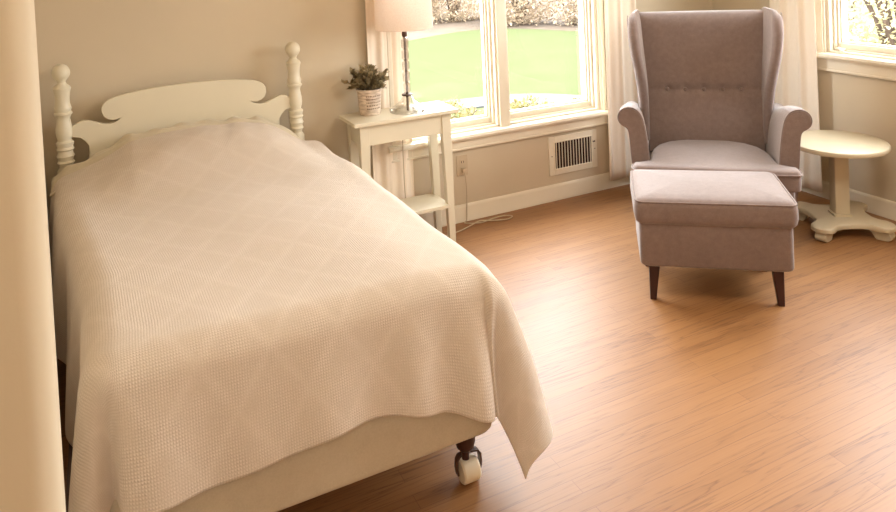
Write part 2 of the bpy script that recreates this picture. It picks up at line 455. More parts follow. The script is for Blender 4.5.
# metal side rails and foot rail, four casters
bm = bmesh.new()
for s in (-1, 1): box(bm, s * .47 - .015, s * .47 + .015, ly(1.84), 0, .206, .222)
box(bm, -.47, .52, ly(1.825), ly(1.855), .206, .222)
obj('rail', bm, M['darkmetal'], bed, shade=False)
def caster_leg(lx, y, swx, swy):
    bm = bmesh.new(); lathe(bm, [(.030, .224), (.030, .142), (.025, .126), (.015, .116), (.011, .112), (.011, .090)], lx, y, 20)
    leg = obj('leg', bm, M['legwood'], bed, shade='auto'); leg['label'] = 'dark brown tapered foot'
    cx, cy = lx + swx, y + swy
    bm = bmesh.new()
    # U-shaped fork over the wheel; axle roughly along x
    arc = [(-.038, .030), (-.041, .050), (-.039, .074), (-.031, .086), (0, .091), (.031, .086), (.039, .074), (.041, .050), (.038, .030)]
    ring = []
    for (x, z) in arc: ring.append([(cx + x, cy - .009, z), (cx + x, cy + .009, z), (cx + x * .88, cy + .009, z - .003 * (z > .08)), (cx + x * .88, cy - .009, z - .004 * (z > .08))])
    loft(bm, ring)
    tube(bm, [(lx, y, .100), (cx, cy, .089)], .009, 10)
    fork = obj('caster_fork', bm, M['darkmetal'], leg, shade='auto')
    bm = bmesh.new(); n = 28; rw = .033
    prof = [(-.028, .024), (-.027, .029), (-.022, rw), (.022, rw), (.027, .029), (.028, .024)]
    loft(bm, [[(cx + x, cy + rr * cos(2 * PI * i / n), rw + rr * sin(2 * PI * i / n)) for i in range(n)] for x, rr in prof])
    w = obj('caster_wheel', bm, M['wheel'], leg, shade='auto'); w['label'] = 'white caster wheel'
caster_leg(.530, ly(1.828), .020, .026)
caster_leg(-.45, ly(1.82), .02, .03)

# box spring and mattress
def soft_block(name, x0, x1, y0, y1, z0, z1, mat, r=.05, rz=.03, parent=None):
    bm = bmesh.new(); rings = []
    for k in range(5):
        a = k / 4 * PI / 2; rings.append((z0 + rz - rz * cos(a), rz - rz * sin(a)))
    for k in range(5):
        a = k / 4 * PI / 2; rings.append((z1 - rz + rz * sin(a), rz - rz * cos(a)))
    cx, cy = (x0 + x1) / 2, (y0 + y1) / 2
    loft(bm, [[(px, py, z) for px, py in rrect(x1 - x0 - 2 * i, y1 - y0 - 2 * i, r, 6, cx, cy)] for z, i in rings])
    return obj(name, bm, mat, parent, shade='auto')
bx = soft_block('box_spring', -.075, .925, 1.722, 3.50, .212, .40, M['cover'], .045, .02)
tag(bx, 'plain beige cloth box spring showing below the bedspread hem at the bed foot', 'box spring')
mt = soft_block('mattress', -.035, .868, 1.755, 3.50, .402, .655, M['cover'], .08, .06)
tag(mt, 'single mattress lying under the cream bedspread', 'mattress')

# bedspread
Wd = [-.10, .880]
Y_FOOT, Y_HEAD = 1.775, 3.42
def topz(x, y):
    base = .688 + .004 * sin(x * 9 + y * 4) + .003 * sin(y * 13 - x * 5)
    prof = interp(x, [-.30, -.20, -.04, .08, .20, .37, .54, .64, .72, .83, .90], [-.03, -.022, .020, .082, .105, .120, .117, .095, .056, -.022, -.03])
    fy = smooth(2.72, 3.28, y) * (1 - .12 * smooth(3.36, 3.52, y))
    base += prof * fy + .0016 * sin(x * 31 + sin(y * 7) * 2.5 + 2 * sin(x * 11)) * fy + .004 * sin(x * 8 + y * 11) * fy
    # a soft sag toward the rounded right edge
    base -= .012 * smooth(.70, .9, x)
    return base
def left_edge(y): return interp(y, [1.60, 1.85, 2.2, 2.6, 3.0, 3.46], [-.022, -.012, -.022, -.070, -.120, -.155])
def bedspread_point(a, b):
    """a: metres of cloth across (0 = left top edge, beyond = hanging), b: metres from the head toward the foot"""
    L = Y_HEAD - Y_FOOT
    y_top = Y_HEAD - min(b, L)
    xl = left_edge(y_top); xr = Wd[1]; W = xr - xl
    at = a if a <= 0 else (a if a > 1 else a)
    dx = 0; x = xl + clamp(a, 0, 1) * W
    if a < 0: dx = a
    elif a > 1: dx = a - 1
    dy = max(b - L, 0)
    z = topz(x, y_top)
    if dx == 0 and dy == 0: return Vector((x, y_top, z))
    p = 3.2
    rho = (abs(dx) ** p + dy ** p) ** (1 / p)
    phi = math.atan2(dy, abs(dx))       # 0 = side, pi/2 = foot
    # the corner hangs more to the side than to the foot
    sgn = 1 if dx >= 0 else -1
    c = phi / (PI / 2)
    R = .075 + .035 * smooth(.0, .06, abs(dx)) * smooth(0, .06, dy) * (dx > 0)
    thm = math.radians(lerp(77, 83, c) if sgn > 0 else lerp(86, 82, c))
    if phi > 0 and abs(dx) > 0: thm = math.radians(lerp(77, 85, smooth(0, .38, c))) if sgn > 0 else math.radians(lerp(86, 82, c))
    th = min(rho / R, thm)
    out = R * sin(th); drop = R * (1 - cos(th))
    rest = max(rho - R * thm, 0)
    out += rest * cos(thm); drop += rest * sin(thm)
    g = smooth(.04, .40, rho)
    # hanging folds
    foot = lambda q: .010 * g * (sin(q * 17 + .8) + .6 * sin(q * 31)) + .020 * g * smooth(.55, .80, q) * sin((q - .62) * 34)
    side = lambda q: .016 * g * (sin(q * 11 + 1.2) + .5 * sin(q * 23))
    if abs(dx) > 0 and dy > 0:
        fold = lerp(side(y_top), foot(x), c) + .030 * g * sin(c * PI * 2) - .030 * g * sin(c * PI)
    elif dy > 0: fold = foot(x)
    else: fold = side(y_top)
    out += fold
    ph2 = PI / 2 * c ** .5 if 0 < c < 1 else phi
    nx, ny = sgn * cos(ph2), -sin(ph2)
    return Vector((max(x + nx * out, -.262), y_top + ny * out, z - drop))
AR, AL, BF = .57, .50, .345
bm = bmesh.new()
uvl = bm.loops.layers.uv.new('UVMap')
As = [-AL + AL * i / 14 for i in range(14)] + [i / 46 for i in range(46)] + [1 + AR * i / 36 for i in range(37)]
L = Y_HEAD - Y_FOOT
Bs = [L * i / 80 for i in range(80)] + [L + BF * i / 26 for i in range(27)]
def hem(a, b):
    # uneven hem and sagging: foot hem rises and falls a little
    if b > L:
        k = (b - L) / BF
        b = L + (b - L) * (1 + .08 * sin(a * 5.5 + .6) * k + .24 * k * smooth(.45, 1.0, a))
    return a, b
vs = {}; par = {}
for j, b in enumerate(Bs):
    for i, a in enumerate(As):
        a2, b2 = hem(a, b)
        v = bm.verts.new(bedspread_point(a2, b2)); vs[i, j] = v
        par[v] = ((clamp(a, 0, 1) * .98 + (a - 1 if a > 1 else min(a, 0))), b)
for j in range(len(Bs) - 1):
    for i in range(len(As) - 1):
        f = bm.faces.new((vs[i, j], vs[i + 1, j], vs[i + 1, j + 1], vs[i, j + 1]))
        for lp in f.loops: lp[uvl].uv = par[lp.vert]
bs = obj('bedspread', bm, M['blanket'], solid=.006, sub=1)
tag(bs, 'cream woven bedspread draped over the twin bed with one corner hanging low over the floor', 'bedspread')

# sheet edge peeping out between bedspread and headboard
bm = bmesh.new()
def sheet_pt(u, v):
    x = lerp(-.225, .885, u); y = lerp(3.30, 3.535, v)
    z = topz(x, min(y, 3.46)) - .012 + .022 * smooth(.45, .62, v) - .05 * smooth(.88, 1, v)
    z += .006 * sin(u * 60 + v * 5) * smooth(.5, .9, v) + .004 * sin(u * 23 + v * 17)
    if u > .93: z -= (u - .93) * .6
    if u < .05: z -= (.05 - u) * .5
    return (x, y, z)
grid(bm, 90, 24, sheet_pt)
sh = obj('bed_sheet', bm, M['sheet'], solid=.006)
tag(sh, 'rumpled cream sheet edge tucked between the bedspread and the headboard', 'sheet')

# ------------------------------------------------------------------ nightstand
NX0, NX1, NY0, NY1, NZ = 1.078, 1.648, 3.350, 3.602, .714
ns = thing('nightstand', 'small white side table with a low shelf between bed and window', 'nightstand', (NX0, NY0, 0))
def lp(x, y): return x - NX0, y - NY0
W, D = NX1 - NX0, NY1 - NY0
bm = bmesh.new(); box(bm, 0, W, 0, D, NZ - .020, NZ)
obj('tabletop', bm, M['white'], ns, shade=False, bevel=.004)
bm = bmesh.new(); box(bm, .055, W - .062, .036, .050, NZ - .125, NZ - .02); box(bm, .055, W - .062, D - .034, D - .022, NZ - .125, NZ - .02)
box(bm, .040, .052, .05, D - .034, NZ - .125, NZ - .02); box(bm, W - .060, W - .048, .05, D - .034, NZ - .125, NZ - .02)
obj('apron', bm, M['white'], ns, shade=False, bevel=.002)
for (x, y, dx) in ((.036, .030, 1), (W - .074 - .012, .030, -1), (.036, D - .052, 1), (W - .074 - .012, D - .052, -1)):
    bm = bmesh.new(); w = .050; wb = .034; dd = .036
    xo = x if dx > 0 else x + w
    def q(wd, dep, z): 
        xs = (xo, xo + dx * wd) if dx > 0 else (xo + dx * wd, xo)
        ys = (y, y + dep) 
        return [(xs[0], ys[0], z), (xs[1], ys[0], z), (xs[1], ys[1], z), (xs[0], ys[1], z)]
    loft(bm, [q(wb, dd * .8, 0), q(.042, dd, .35), q(w, dd, .58), q(w, dd, NZ - .02)])
    obj('leg', bm, M['white'], ns, shade='auto', bevel=.002)
bm = bmesh.new(); box(bm, .030, W - .06, .024, D - .012, .197, .217)
obj('shelf', bm, M['white'], ns, shade=False, bevel=.003)

# ------------------------------------------------------------------ table lamp
LX, LY = 1.408, 3.465
lamp = thing('table_lamp', 'table lamp with drum shade and clear crystal stem on the nightstand', 'lamp', (LX, LY, NZ))
bm = bmesh.new(); lathe(bm, [(.092, .0), (.097, .006), (.094, .016), (.074, .028), (.050, .044), (.034, .060), (.026, .074), (.020, .082)], 0, 0, 14)
obj('base', bm, M['crystal'], lamp, shade='auto')['label'] = 'clear faceted crystal base'
bm = bmesh.new(); lathe(bm, [(.027, .083), (.029, .086), (.027, .091)], 0, 0, 24); lathe(bm, [(.0065, .004), (.0065, .46)], 0, 0, 10)
lathe(bm, [(.010, .388), (.014, .394), (.014, .41), (.009, .42)], 0, 0, 16)
obj('stem_rod', bm, M['darkmetal'], lamp, shade='auto')['label'] = 'dark metal rod inside the crystal'
bm = bmesh.new(); prof = [(.016, .092)]
for k in range(5):
    z = .094 + k * .058
    prof += [(.014, z), (.021, z + .009), (.0215, z + .046), (.014, z + .055)]
prof += [(.012, .388)]
lathe(bm, prof, 0, 0, 8)
obj('stem', bm, M['crystal'], lamp, shade=False)['label'] = 'clear faceted crystal column'
bm = bmesh.new(); n = 48; zs = [(.150, .432), (.1515, .434), (.145, .70)]
vsr = loft(bm, [[(r * cos(2 * PI * i / n), r * sin(2 * PI * i / n), z) for i in range(n)] for r, z in zs], cap=False)
obj('lamp_shade', bm, M['shade'], lamp, shade='auto', recalc=False)['label'] = 'off-white drum shade'
bm = bmesh.new(); 
for k in range(3):
    a = k * 2 * PI / 3; tube(bm, [(0, 0, .46), (.146 * cos(a), .146 * sin(a), .46)], .002, 6)
obj('shade_spider', bm, M['chrome'], lamp)

# ------------------------------------------------------------------ potted plant
plx, ply = 1.222, 3.525
pl = thing('potted_plant', 'bushy grey-green plant in a pale printed pot on the nightstand', 'potted plant', (plx, ply, NZ))
bm = bmesh.new(); lathe(bm, [(.050, 0), (.053, .003), (.063, .120), (.067, .124), (.067, .134), (.061, .134), (.058, .118), (.0005, .112)], 0, 0, 32)
pot = obj('pot', bm, M['pot'], pl, shade='auto'); pot['label'] = 'whitewashed round pot'
bm = bmesh.new()                                   # faint printed lines of lettering strokes on the pot
rr = random.Random(3)
for row, z in enumerate((.098, .082, .066, .050, .034)):
    ang = math.radians(-125)
    while ang < math.radians(-40):
        w = rr.uniform(.05, .16)
        r0 = lerp(.053, .063, z / .12) + .0006; r1 = lerp(.053, .063, (z + .006) / .12) + .0006
        k = 3
        for i in range(k):
            a0 = ang + w * i / k; a1 = ang + w * (i + 1) / k
            bm.faces.new([bm.verts.new((r0 * cos(a0), r0 * sin(a0), z)), bm.verts.new((r0 * cos(a1), r0 * sin(a1), z)), bm.verts.new((r1 * cos(a1), r1 * sin(a1), z + .006)), bm.verts.new((r1 * cos(a0), r1 * sin(a0), z + .006))])
        ang += w + rr.uniform(.03, .09)
obj('print', bm, M['ink'], pot, shade=False)['label'] = 'faded lettering lines'
bm = bmesh.new(); lathe(bm, [(.0005, .118), (.056, .119), (.056, .112)], 0, 0, 24)
obj('soil', bm, M['soil'], pl)
def leaf(bm, p, d, up, ln, w):
    d = d.normalized(); s = d.cross(up)
    if s.length < 1e-3: s = d.cross(Vector((1, 0, 0)))
    s.normalize(); nrm = s.cross(d)
    pts = [p, p + d * ln * .35 + s * w * .5 + nrm * w * .15, p + d * ln * .7 + s * w * .38 + nrm * w * .12, p + d * ln - nrm * w * .1, p + d * ln * .7 - s * w * .38 + nrm * w * .12, p + d * ln * .35 - s * w * .5 + nrm * w * .15]
    mid = [p + d * ln * .35, p + d * ln * .7]
    v = [bm.verts.new(q) for q in pts]; m = [bm.verts.new(q) for q in mid]
    for f in ((v[0], v[1], m[0]), (v[0], m[0], v[5]), (v[1], v[2], m[1], m[0]), (m[0], m[1], v[4], v[5]), (v[2], v[3], m[1]), (m[1], v[3], v[4])): bm.faces.new(f)
bm = bmesh.new(); bs2 = bmesh.new()
for k in range(60):
    a = rr.uniform(0, 2 * PI); el = rr.uniform(.25, 1.5); ln = rr.uniform(.085, .150)
    p0 = Vector((rr.uniform(-.03, .03), rr.uniform(-.03, .03), .115))
    d = Vector((cos(a) * cos(el), sin(a) * cos(el), sin(el)))
    tip = p0 + Vector((d.x * ln * .85, d.y * ln * .7, d.z * ln * .85))
    mid = (p0 + tip) / 2 + Vector((0, 0, .015))
    path = catmull([p0, mid, tip], 4)
    tube(bs2, path, .0013, 5)
    for q in path[2:]:
        for _ in range(3):
            dd = Vector((rr.uniform(-1, 1), rr.uniform(-1, 1), rr.uniform(-.2, 1))) + d * .8
            leaf(bm, q, dd, Vector((0, 0, 1)), rr.uniform(.024, .036), rr.uniform(.016, .024))
obj('foliage', bm, M['leaf'], pl, recalc=False); obj('stems', bs2, M['leaf'], pl)

# ------------------------------------------------------------------ outlet, cord, vent
OX, OZ = 1.796, .318
ot = thing('wall_outlet', 'ivory wall outlet under the window right of the nightstand', 'outlet', (OX, YF, OZ))
bm = bmesh.new(); box(bm, -.036, .036, -.006, 0, -.058, .058); obj('cover_plate', bm, M['plastic'], ot, shade=False, bevel=.003)
for dz in (.020, -.024):
    bm = bmesh.new(); prism(bm, [(x, z + dz) for x, z in rrect(.034, .030, .010, 4)], 'y', -.009, -.005)
    s = obj('socket', bm, M['plastic'], ot, shade='auto')
    bm = bmesh.new(); box(bm, -.008, -.005, -.0096, -.0088, dz - .006, dz + .006); box(bm, .005, .008, -.0096, -.0088, dz - .006, dz + .006)
    obj('slot', bm, M['black'], s, shade=False)
cord = thing('power_cord', 'thin white lamp cord looping on the floor below the wall outlet', 'cord', (OX, YF, 0))
bm = bmesh.new(); box(bm, -.012, .012, -.034, -.0098, OZ - .036, OZ - .012)
obj('plug', bm, M['plastic'], cord, shade=False, bevel=.003)
pts = [(0, -.030, OZ - .03), (.004, -.034, OZ - .07), (.010, -.028, .16), (.006, -.026, .07), (.0, -.030, .012), (-.02, -.05, .005), (.06, -.09, .005), (.16, -.07, .005), (.235, -.075, .005), (.255, -.105, .005), (.21, -.125, .005), (.13, -.10, .006), (.06, -.075, .010), (-.01, -.10, .006), (-.10, -.135, .005), (-.20, -.15, .005),
       (-.30, -.11, .005), (-.36, -.062, .010), (-.372, -.050, .20), (-.375, -.052, .45), (-.372, -.056, .685), (-.37, -.062, .712), (-.367, -.10, .7095), (-.366, -.130, .711)]
bm = bmesh.new(); tube(bm, catmull(pts, 8), .0032, 8)
obj('cable', bm, M['plastic'], cord)

VX0, VX1, VZ0, VZ1 = 2.380, 2.735, .150, .385
vt = thing('wall_vent', 'white framed heating vent with dark slots low on the window wall', 'vent', ((VX0 + VX1) / 2, YF, (VZ0 + VZ1) / 2))
w, h = VX1 - VX0, VZ1 - VZ0
bm = bmesh.new(); frame_ring(bm, -w / 2, w / 2, -h / 2, h / 2, .040, .040, .036, .036, -.010, 0)
frame_ring(bm, -w / 2 + .034, w / 2 - .034, -h / 2 + .030, h / 2 - .030, .008, .008, .008, .008, -.014, -.004)
obj('vent_frame', bm, M['trim'], vt, shade=False, bevel=.003)
bm = bmesh.new(); box(bm, -w / 2 + .038, w / 2 - .038, -.002, 0, -h / 2 + .034, h / 2 - .034); obj('backing', bm, M['black'], vt, shade=False)
bm = bmesh.new(); n = 13
for k in range(n):
    x = -w / 2 + .042 + (w - .084) * (k + .5) / n
    for (a, b, zz0, zz1) in ((0, 0, -h / 2 + .034, h / 2 - .034),):
        v = [(x - .003, -.011), (x + .002, -.011), (x + .006, -.003), (x + .001, -.003)]
        prism(bm, v, 'z', zz0, zz1)
obj('slats', bm, M['trim'], vt, shade=False)
for s in (-1, 1):
    bm = bmesh.new(); lathe(bm, [(.0035, 0), (.0035, .0012), (.001, .002)], 0, 0, 12)
    o = obj('screw', bm, M['darkmetal'], vt); o.rotation_euler = (PI / 2, 0, 0); o.location = (s * (w / 2 - .018), -.010, 0)
bm = bmesh.new(); tube(bm, [(w / 2 - .030, -.012, .045), (w / 2 - .030, -.028, .052)], .004, 8); obj('lever', bm, M['darkmetal'], vt)

# ------------------------------------------------------------------ curtains
def curtain(name, label, origin, along, out, width, z0, z1, waves, amp, flare=0, seed=0, tie=0, skew=0):
    """hanging cloth: along = unit vector along the wall, out = unit vector into the room"""
    al, ou = Vector(along), Vector(out)
    rnd = random.Random(seed); ph = rnd.uniform(0, 6); ph2 = rnd.uniform(0, 6)
    bm = bmesh.new(); nu, nv = 120, 40
    def f(u, v):
        z = lerp(z0, z1, v)
        wv = width * (1 + flare * (1 - v) ** 2)
        uu = u + .012 * sin(v * 5 + ph) * sin(u * PI)
        s = (u - .5) * wv + width / 2 + skew * (1 - v)
        a = amp * (.75 + .25 * sin(v * 3 + ph2))
        o = a * sin(uu * waves * 2 * PI + ph + .5 * sin(v * 2.4)) + .35 * a * sin(uu * waves * 4.3 * PI + ph2)
        s += .35 * amp * cos(uu * waves * 2 * PI + ph)
        zz = z + (.004 * sin(u * 14 + ph) if v == 0 else 0)
        p = Vector(origin) + al * s + ou * o
        return (p.x, p.y, zz)
    grid(bm, nu, nv, f)
    o = obj(name, bm, M['curtain'], solid=.003)
    tag(o, label, 'curtain', None); return o
CT = HC - .004
curtain('curtain', 'cream curtain panel hanging behind the nightstand and table lamp', (1.255, 3.627, 0), (1, 0, 0), (0, -1, 0), .235, .05, CT, 2.6, .010, .0, 3)
curtain('curtain', 'cream curtain panel hanging between the window and the grey armchair', (2.780, 3.580, 0), (1, 0, 0), (0, -1, 0), .265, .065, CT, 2.3, .015, .05, 8)
curtain('curtain', 'cream curtain panel on the right wall behind the round table', (3.690, 3.125, 0), (0, -1, 0), (-1, 0, 0), .30, .045, CT, 2.4, .018, .12, 5)

# ------------------------------------------------------------------ armchair
def place(lat, t, az, base=(2.302, 2.249)):
    a = math.radians(az); d = (sin(a), cos(a)); r = (d[1], -d[0])
    return (base[0] + d[0] * t + r[0] * lat, base[1] + d[1] * t + r[1] * lat, 0)
AZ34, AZ41 = math.radians(34), math.radians(41)
ac = thing('armchair', 'grey upholstered wingback armchair with rolled arms in the room corner', 'armchair', place(.055, .93, 34), -AZ41)
cl = place(0, 0, 41)
ac.location = (2.302 + sin(AZ41) * .90 + cos(AZ41) * .035, 2.249 + cos(AZ41) * .90 - sin(AZ41) * .035, 0)
G = M['grey']
# base box
bm = bmesh.new()
loft(bm, [[(x, y, z) for x, y in rrect(.735 - 2 * i, .82 - 2 * i, .05, 6, 0, .005)] for z, i in ((.155, .012), (.162, .004), (.175, 0), (.33, 0), (.345, .01))])
obj('seat_base', bm, G, ac, shade='auto')
# T-shaped seat cushion
tp = [(-.298, .12), (-.298, -.330), (-.32, -.348), (-.375, -.352), (-.388, -.365), (-.388, -.425), (-.375, -.448), (-.33, -.456), (0, -.462)]
tp = tp + [(-x, y) for x, y in reversed(tp[:-1])]
def shrink(pts, i):
    out = []; n = len(pts)
    for k in range(n):
        p0, p1, p2 = Vector(pts[k - 1]), Vector(pts[k]), Vector(pts[(k + 1) % n])
        e = (p2 - p0).normalized(); nrm = Vector((-e.y, e.x)); out.append(tuple(p1 + nrm * i))
    return out
bm = bmesh.new()
rows = [(.325, .016), (.330, .006), (.338, 0), (.405, 0), (.413, .002), (.423, .008), (.429, .020), (.431, .05)]
rg = []
for z, i in rows:
    rg.append([(x, y, z + .004 * smooth(.40, .44, z) * (1 - (x / .4) ** 2)) for x, y in shrink(tp, i)])
# top fill: grid via shrinking toward a centre line
vsr = loft(bm, rg, cap=False)
bm.faces.new(list(reversed(vsr[0]))); 
cv = bm.verts.new((0, -.15, .437)); top = vsr[-1]
for k in range(len(top)): bm.faces.new((top[k], top[(k + 1) % len(top)], cv))
cu = obj('seat_cushion', bm, G, ac, shade='auto', sub=2)
bm = bmesh.new()
tube(bm, catmull([(x, y - .002, .411) for x, y in tp[3:-3]], 5), .0042, 8)
obj('piping', bm, G, cu)
# backrest
bm = bmesh.new(); rings = []
btn = [-.195, -.098, 0, .098, .195]; BZ = .705
zsb = [.36, .40, .44, .48, .52, .56, .60, .63, .65, .67, .685, .70, .705, .71, .72, .735, .75, .78, .82, .87, .92, .97, 1.02, 1.06, 1.09, 1.108, 1.120, 1.127]
for z in zsb:
    t = (z - .36) / (1.13 - .36)
    w = lerp(.30, .365, t); yf = lerp(.055, .165, t) + .012 * (1 - 4 * (t - .5) ** 2) * -1
    th = lerp(.20, .14, t); rnd = 0
    if z > 1.06: rnd = .05 * (1 - math.sqrt(max(0, 1 - ((z - 1.06) / .069) ** 2)))
    w2 = w - rnd * .25
    ring = []
    nf = 60
    for k in range(nf + 1):
        x = -w2 + 2 * w2 * k / nf
        y = yf + rnd + .012 * (x / w2) ** 2 * 1.5
        y += .010 * math.exp(-((z - BZ) / .022) ** 2)
        for bxx in btn: y += .014 * math.exp(-(((x - bxx) / .020) ** 2 + ((z - BZ) / .024) ** 2))
        ring.append((x, y, z))
    ring += [(w2, yf + th - rnd, z), (0, yf + th + .02 - rnd, z), (-w2, yf + th - rnd, z)]
    rings.append(ring)
loft(bm, rings)
bk = obj('backrest', bm, G, ac, shade='auto')
for bxx in btn:
    bm = bmesh.new(); lathe(bm, [(.0005, .009), (.006, .008), (.010, .004), (.0115, 0), (.008, -.006)], 0, 0, 16)
    o = obj('button', bm, G, bk); o.rotation_euler = (PI / 2, 0, 0)
    t = (BZ - .36) / .77; o.location = (bxx, lerp(.055, .165, t) - .012 + .020, BZ)
# wings
for s in (-1, 1):
    bm = bmesh.new(); rings = []
    for z in [.42, .50, .56, .60, .66, .72, .78, .84, .90, .96, 1.02, 1.06, 1.09, 1.112, 1.126, 1.136, 1.142]:
        yf = interp(z, [.56, .62, .70, .78, .86, .94, 1.02, 1.08, 1.12, 1.142], [.085, .080, .055, .020, -.015, -.030, -.028, -.010, .020, .070])
        xo = interp(z, [.56, .70, .82, .92, 1.02, 1.12, 1.142], [.348, .354, .366, .382, .392, .396, .392])
        A = Vector((interp(z, [.42, .62, 1.10], [.300, .306, .348]), .27, 0)); B = Vector((xo - .026, yf, 0))
        th = interp(z, [.56, .7, 1.08, 1.12, 1.142], [.050, .054, .058, .046, .016])
        d = (B - A).normalized(); nr = Vector((-d.y, d.x, 0)); ring = []
        n = 10
        ring += [A + nr * th / 2]
        for k in range(n + 1):
            a = PI / 2 - PI * k / n
            ring.append(B + d * (th / 2 * cos(a)) + nr * (th / 2 * sin(a)))
        ring += [A - nr * th / 2]
        rings.append([(s * p.x, p.y, z) for p in ring])
    loft(bm, rings)
    wg = obj('wing', bm, G, ac, shade='auto')
    bm = bmesh.new()
    seam = []
    for z in [.60, .70, .80, .90, 1.0, 1.06, 1.10, 1.13]:
        yf = interp(z, [.56, .62, .70, .78, .86, .94, 1.02, 1.08, 1.12, 1.142], [.085, .080, .055, .020, -.015, -.030, -.028, -.010, .020, .070])
        xo = interp(z, [.56, .70, .82, .92, 1.02, 1.12, 1.142], [.348, .354, .366, .382, .392, .396, .392])
        seam.append((s * (xo + .0015), yf + .004, z))
    tube(bm, catmull(seam, 4), .003, 6); obj('piping', bm, G, wg)
# rolled arms
ap = [(.300, .34), (.306, .46), (.316, .56), (.326, .62), (.336, .655), (.352, .682), (.376, .698), (.402, .702), (.428, .694), (.446, .676), (.453, .652), (.448, .628), (.433, .611), (.415, .600), (.403, .582), (.397, .54), (.391, .44), (.384, .34), (.376, .20), (.30, .20)]
for s in (-1, 1):
    bm = bmesh.new(); rings = []
    cxx, czz = .37, .5
    for y, k, dz in ((-.352, .955, 0), (-.348, .975, 0), (-.340, .992, 0), (-.328, 1, 0), (-.22, 1, -.010), (-.10, .995, -.034), (.02, .985, -.064), (.12, .97, -.086), (.30, .95, -.10)):
        rings.append([(s * (cxx + (x - cxx) * k), y, czz + (z - czz) * k + dz) for x, z in ap])
    loft(bm, rings)
    am = obj('arm', bm, G, ac, shade='auto')
    bm = bmesh.new()
    tube(bm, catmull([(s * (cxx + (x - cxx) * .985), -.347, czz + (z - czz) * .985) for x, z in ap[0:18]], 4), .0035, 6)
    obj('piping', bm, G, am)
for (x, y) in ((-.27, -.34), (.27, -.34), (-.29, .35), (.29, .35)):
    bm = bmesh.new(); loft(bm, [[(px, py, z) for px, py in rrect(w, w, .006, 3, x, y)] for z, w in ((0, .026), (.16, .046))])
    obj('leg', bm, M['legwood'], ac, shade='auto')['label'] = 'dark wooden leg'

# ------------------------------------------------------------------ ottoman
ott = thing('ottoman', 'grey upholstered footstool with dark tapered legs in front of the armchair', 'footstool', place(-.006, .155, 34), -math.radians(37.6))
bm = bmesh.new()
loft(bm, [[(x, y, z) for x, y in rrect(.616 - 2 * i, .418 - 2 * i, .03, 6)] for z, i in ((.158, .010), (.163, .003), (.172, 0), (.345, 0), (.350, .004))])
bd = obj('body', bm, G, ott, shade='auto')
bm = bmesh.new()
loft(bm, [[(x, y, z + .010 * smooth(.44, .46, z) * (1 - (x / .31) ** 2) * (1 - (y / .23) ** 2)) for x, y in rrect(.648 - 2 * i, .444 - 2 * i, max(.036 - i * .5, .01), 6)] for z, i in
          ((.342, .016), (.347, .007), (.356, .001), (.38, -.004), (.42, -.003), (.436, .001), (.446, .012), (.452, .03), (.456, .07), (.459, .14), (.460, .20))])
lid = obj('cushion', bm, G, ott, shade='auto')
bm = bmesh.new(); pr = [(x, y, .440) for x, y in rrect(.648 - .004, .444 - .004, .036, 6)]; pr.append(pr[0])
tube(bm, pr, .004, 8, cap=False); obj('piping', bm, G, lid)
for (x, y) in ((-.248, -.150), (.248, -.150), (-.248, .155), (.248, .155)):
    sx, sy = (1 if x > 0 else -1), (1 if y > 0 else -1)
    bm = bmesh.new(); loft(bm, [[(px, py, z) for px, py in rrect(w, w, .005, 3, x + sx * o_, y + sy * o_)] for z, w, o_ in ((0, .026, .010), (.160, .046, 0))])
    obj('leg', bm, M['legwood'], ott, shade='auto')['label'] = 'dark wooden tapered leg'

# ------------------------------------------------------------------ round pedestal table
TX, TY, TZ = 3.408, 2.487, .460
rt = thing('pedestal_table', 'round cream side table on a square pedestal beside the armchair', 'side table', (TX, TY, 0), math.radians(-30))
bm = bmesh.new(); lathe(bm, [(.222, TZ - .026), (.233, TZ - .024), (.236, TZ - .018), (.236, TZ - .008), (.233, TZ - .002), (.226, TZ)], 0, 0, 64)
obj('tabletop', bm, M['cream'], rt, shade='auto')
bm = bmesh.new()
loft(bm, [[(x, y, z) for x, y in rrect(w, w, .008, 2)] for z, w in ((.078, .090), (.088, .090), (.090, .074), (TZ - .052, .074), (TZ - .050, .12), (TZ - .026, .12))])
obj('column', bm, M['cream'], rt, shade='auto')
# platform base: square with concave sides, then four curled bracket feet
bm = bmesh.new(); pts = []
for q in range(4):
    a = q * PI / 2
    # corner lobe (blunt) then a concave side
    for (x, y) in ((.150, -.105), (.168, -.098), (.176, -.080), (.160, -.062), (.120, -.040), (.108, 0), (.120, .040), (.160, .062), (.176, .080), (.168, .098), (.150, .105)):
        pass
def base_outline(k=1):
    out = []
    for q in range(4):
        c, s_ = cos(q * PI / 2), sin(q * PI / 2)
        side = [(.185, -.150), (.190, -.125), (.180, -.105), (.150, -.080), (.135, -.045), (.132, 0), (.135, .045), (.150, .080), (.180, .105), (.190, .125), (.185, .150), (.172, .172)]
        for x, y in side: out.append(((x * c - y * s_) * k, (x * s_ + y * c) * k))
    return out
loft(bm, [[(x, y, z) for x, y in base_outline(k * .94)] for z, k in ((.050, 1.10), (.054, 1.14), (.070, 1.14), (.074, 1.12), (.078, 1.07))])
bp = obj('base_plate', bm, M['cream'], rt, shade='auto')
fp = [(x * .93, z) for x, z in [(.09, .052), (.12, .048), (.150, .042), (.168, .032), (.178, .018), (.186, .006), (.194, 0), (.232, 0), (.252, .003), (.266, .012), (.270, .024), (.264, .034), (.258, .042), (.262, .052), (.264, .064), (.256, .071), (.09, .071)]]
for q in range(4):
    bm = bmesh.new()
    prism(bm, fp, 'y', -.028, .028)
    o = obj('foot', bm, M['cream'], rt, shade='auto', bevel=.004); o.rotation_euler = (0, 0, PI / 4 + q * PI / 2)

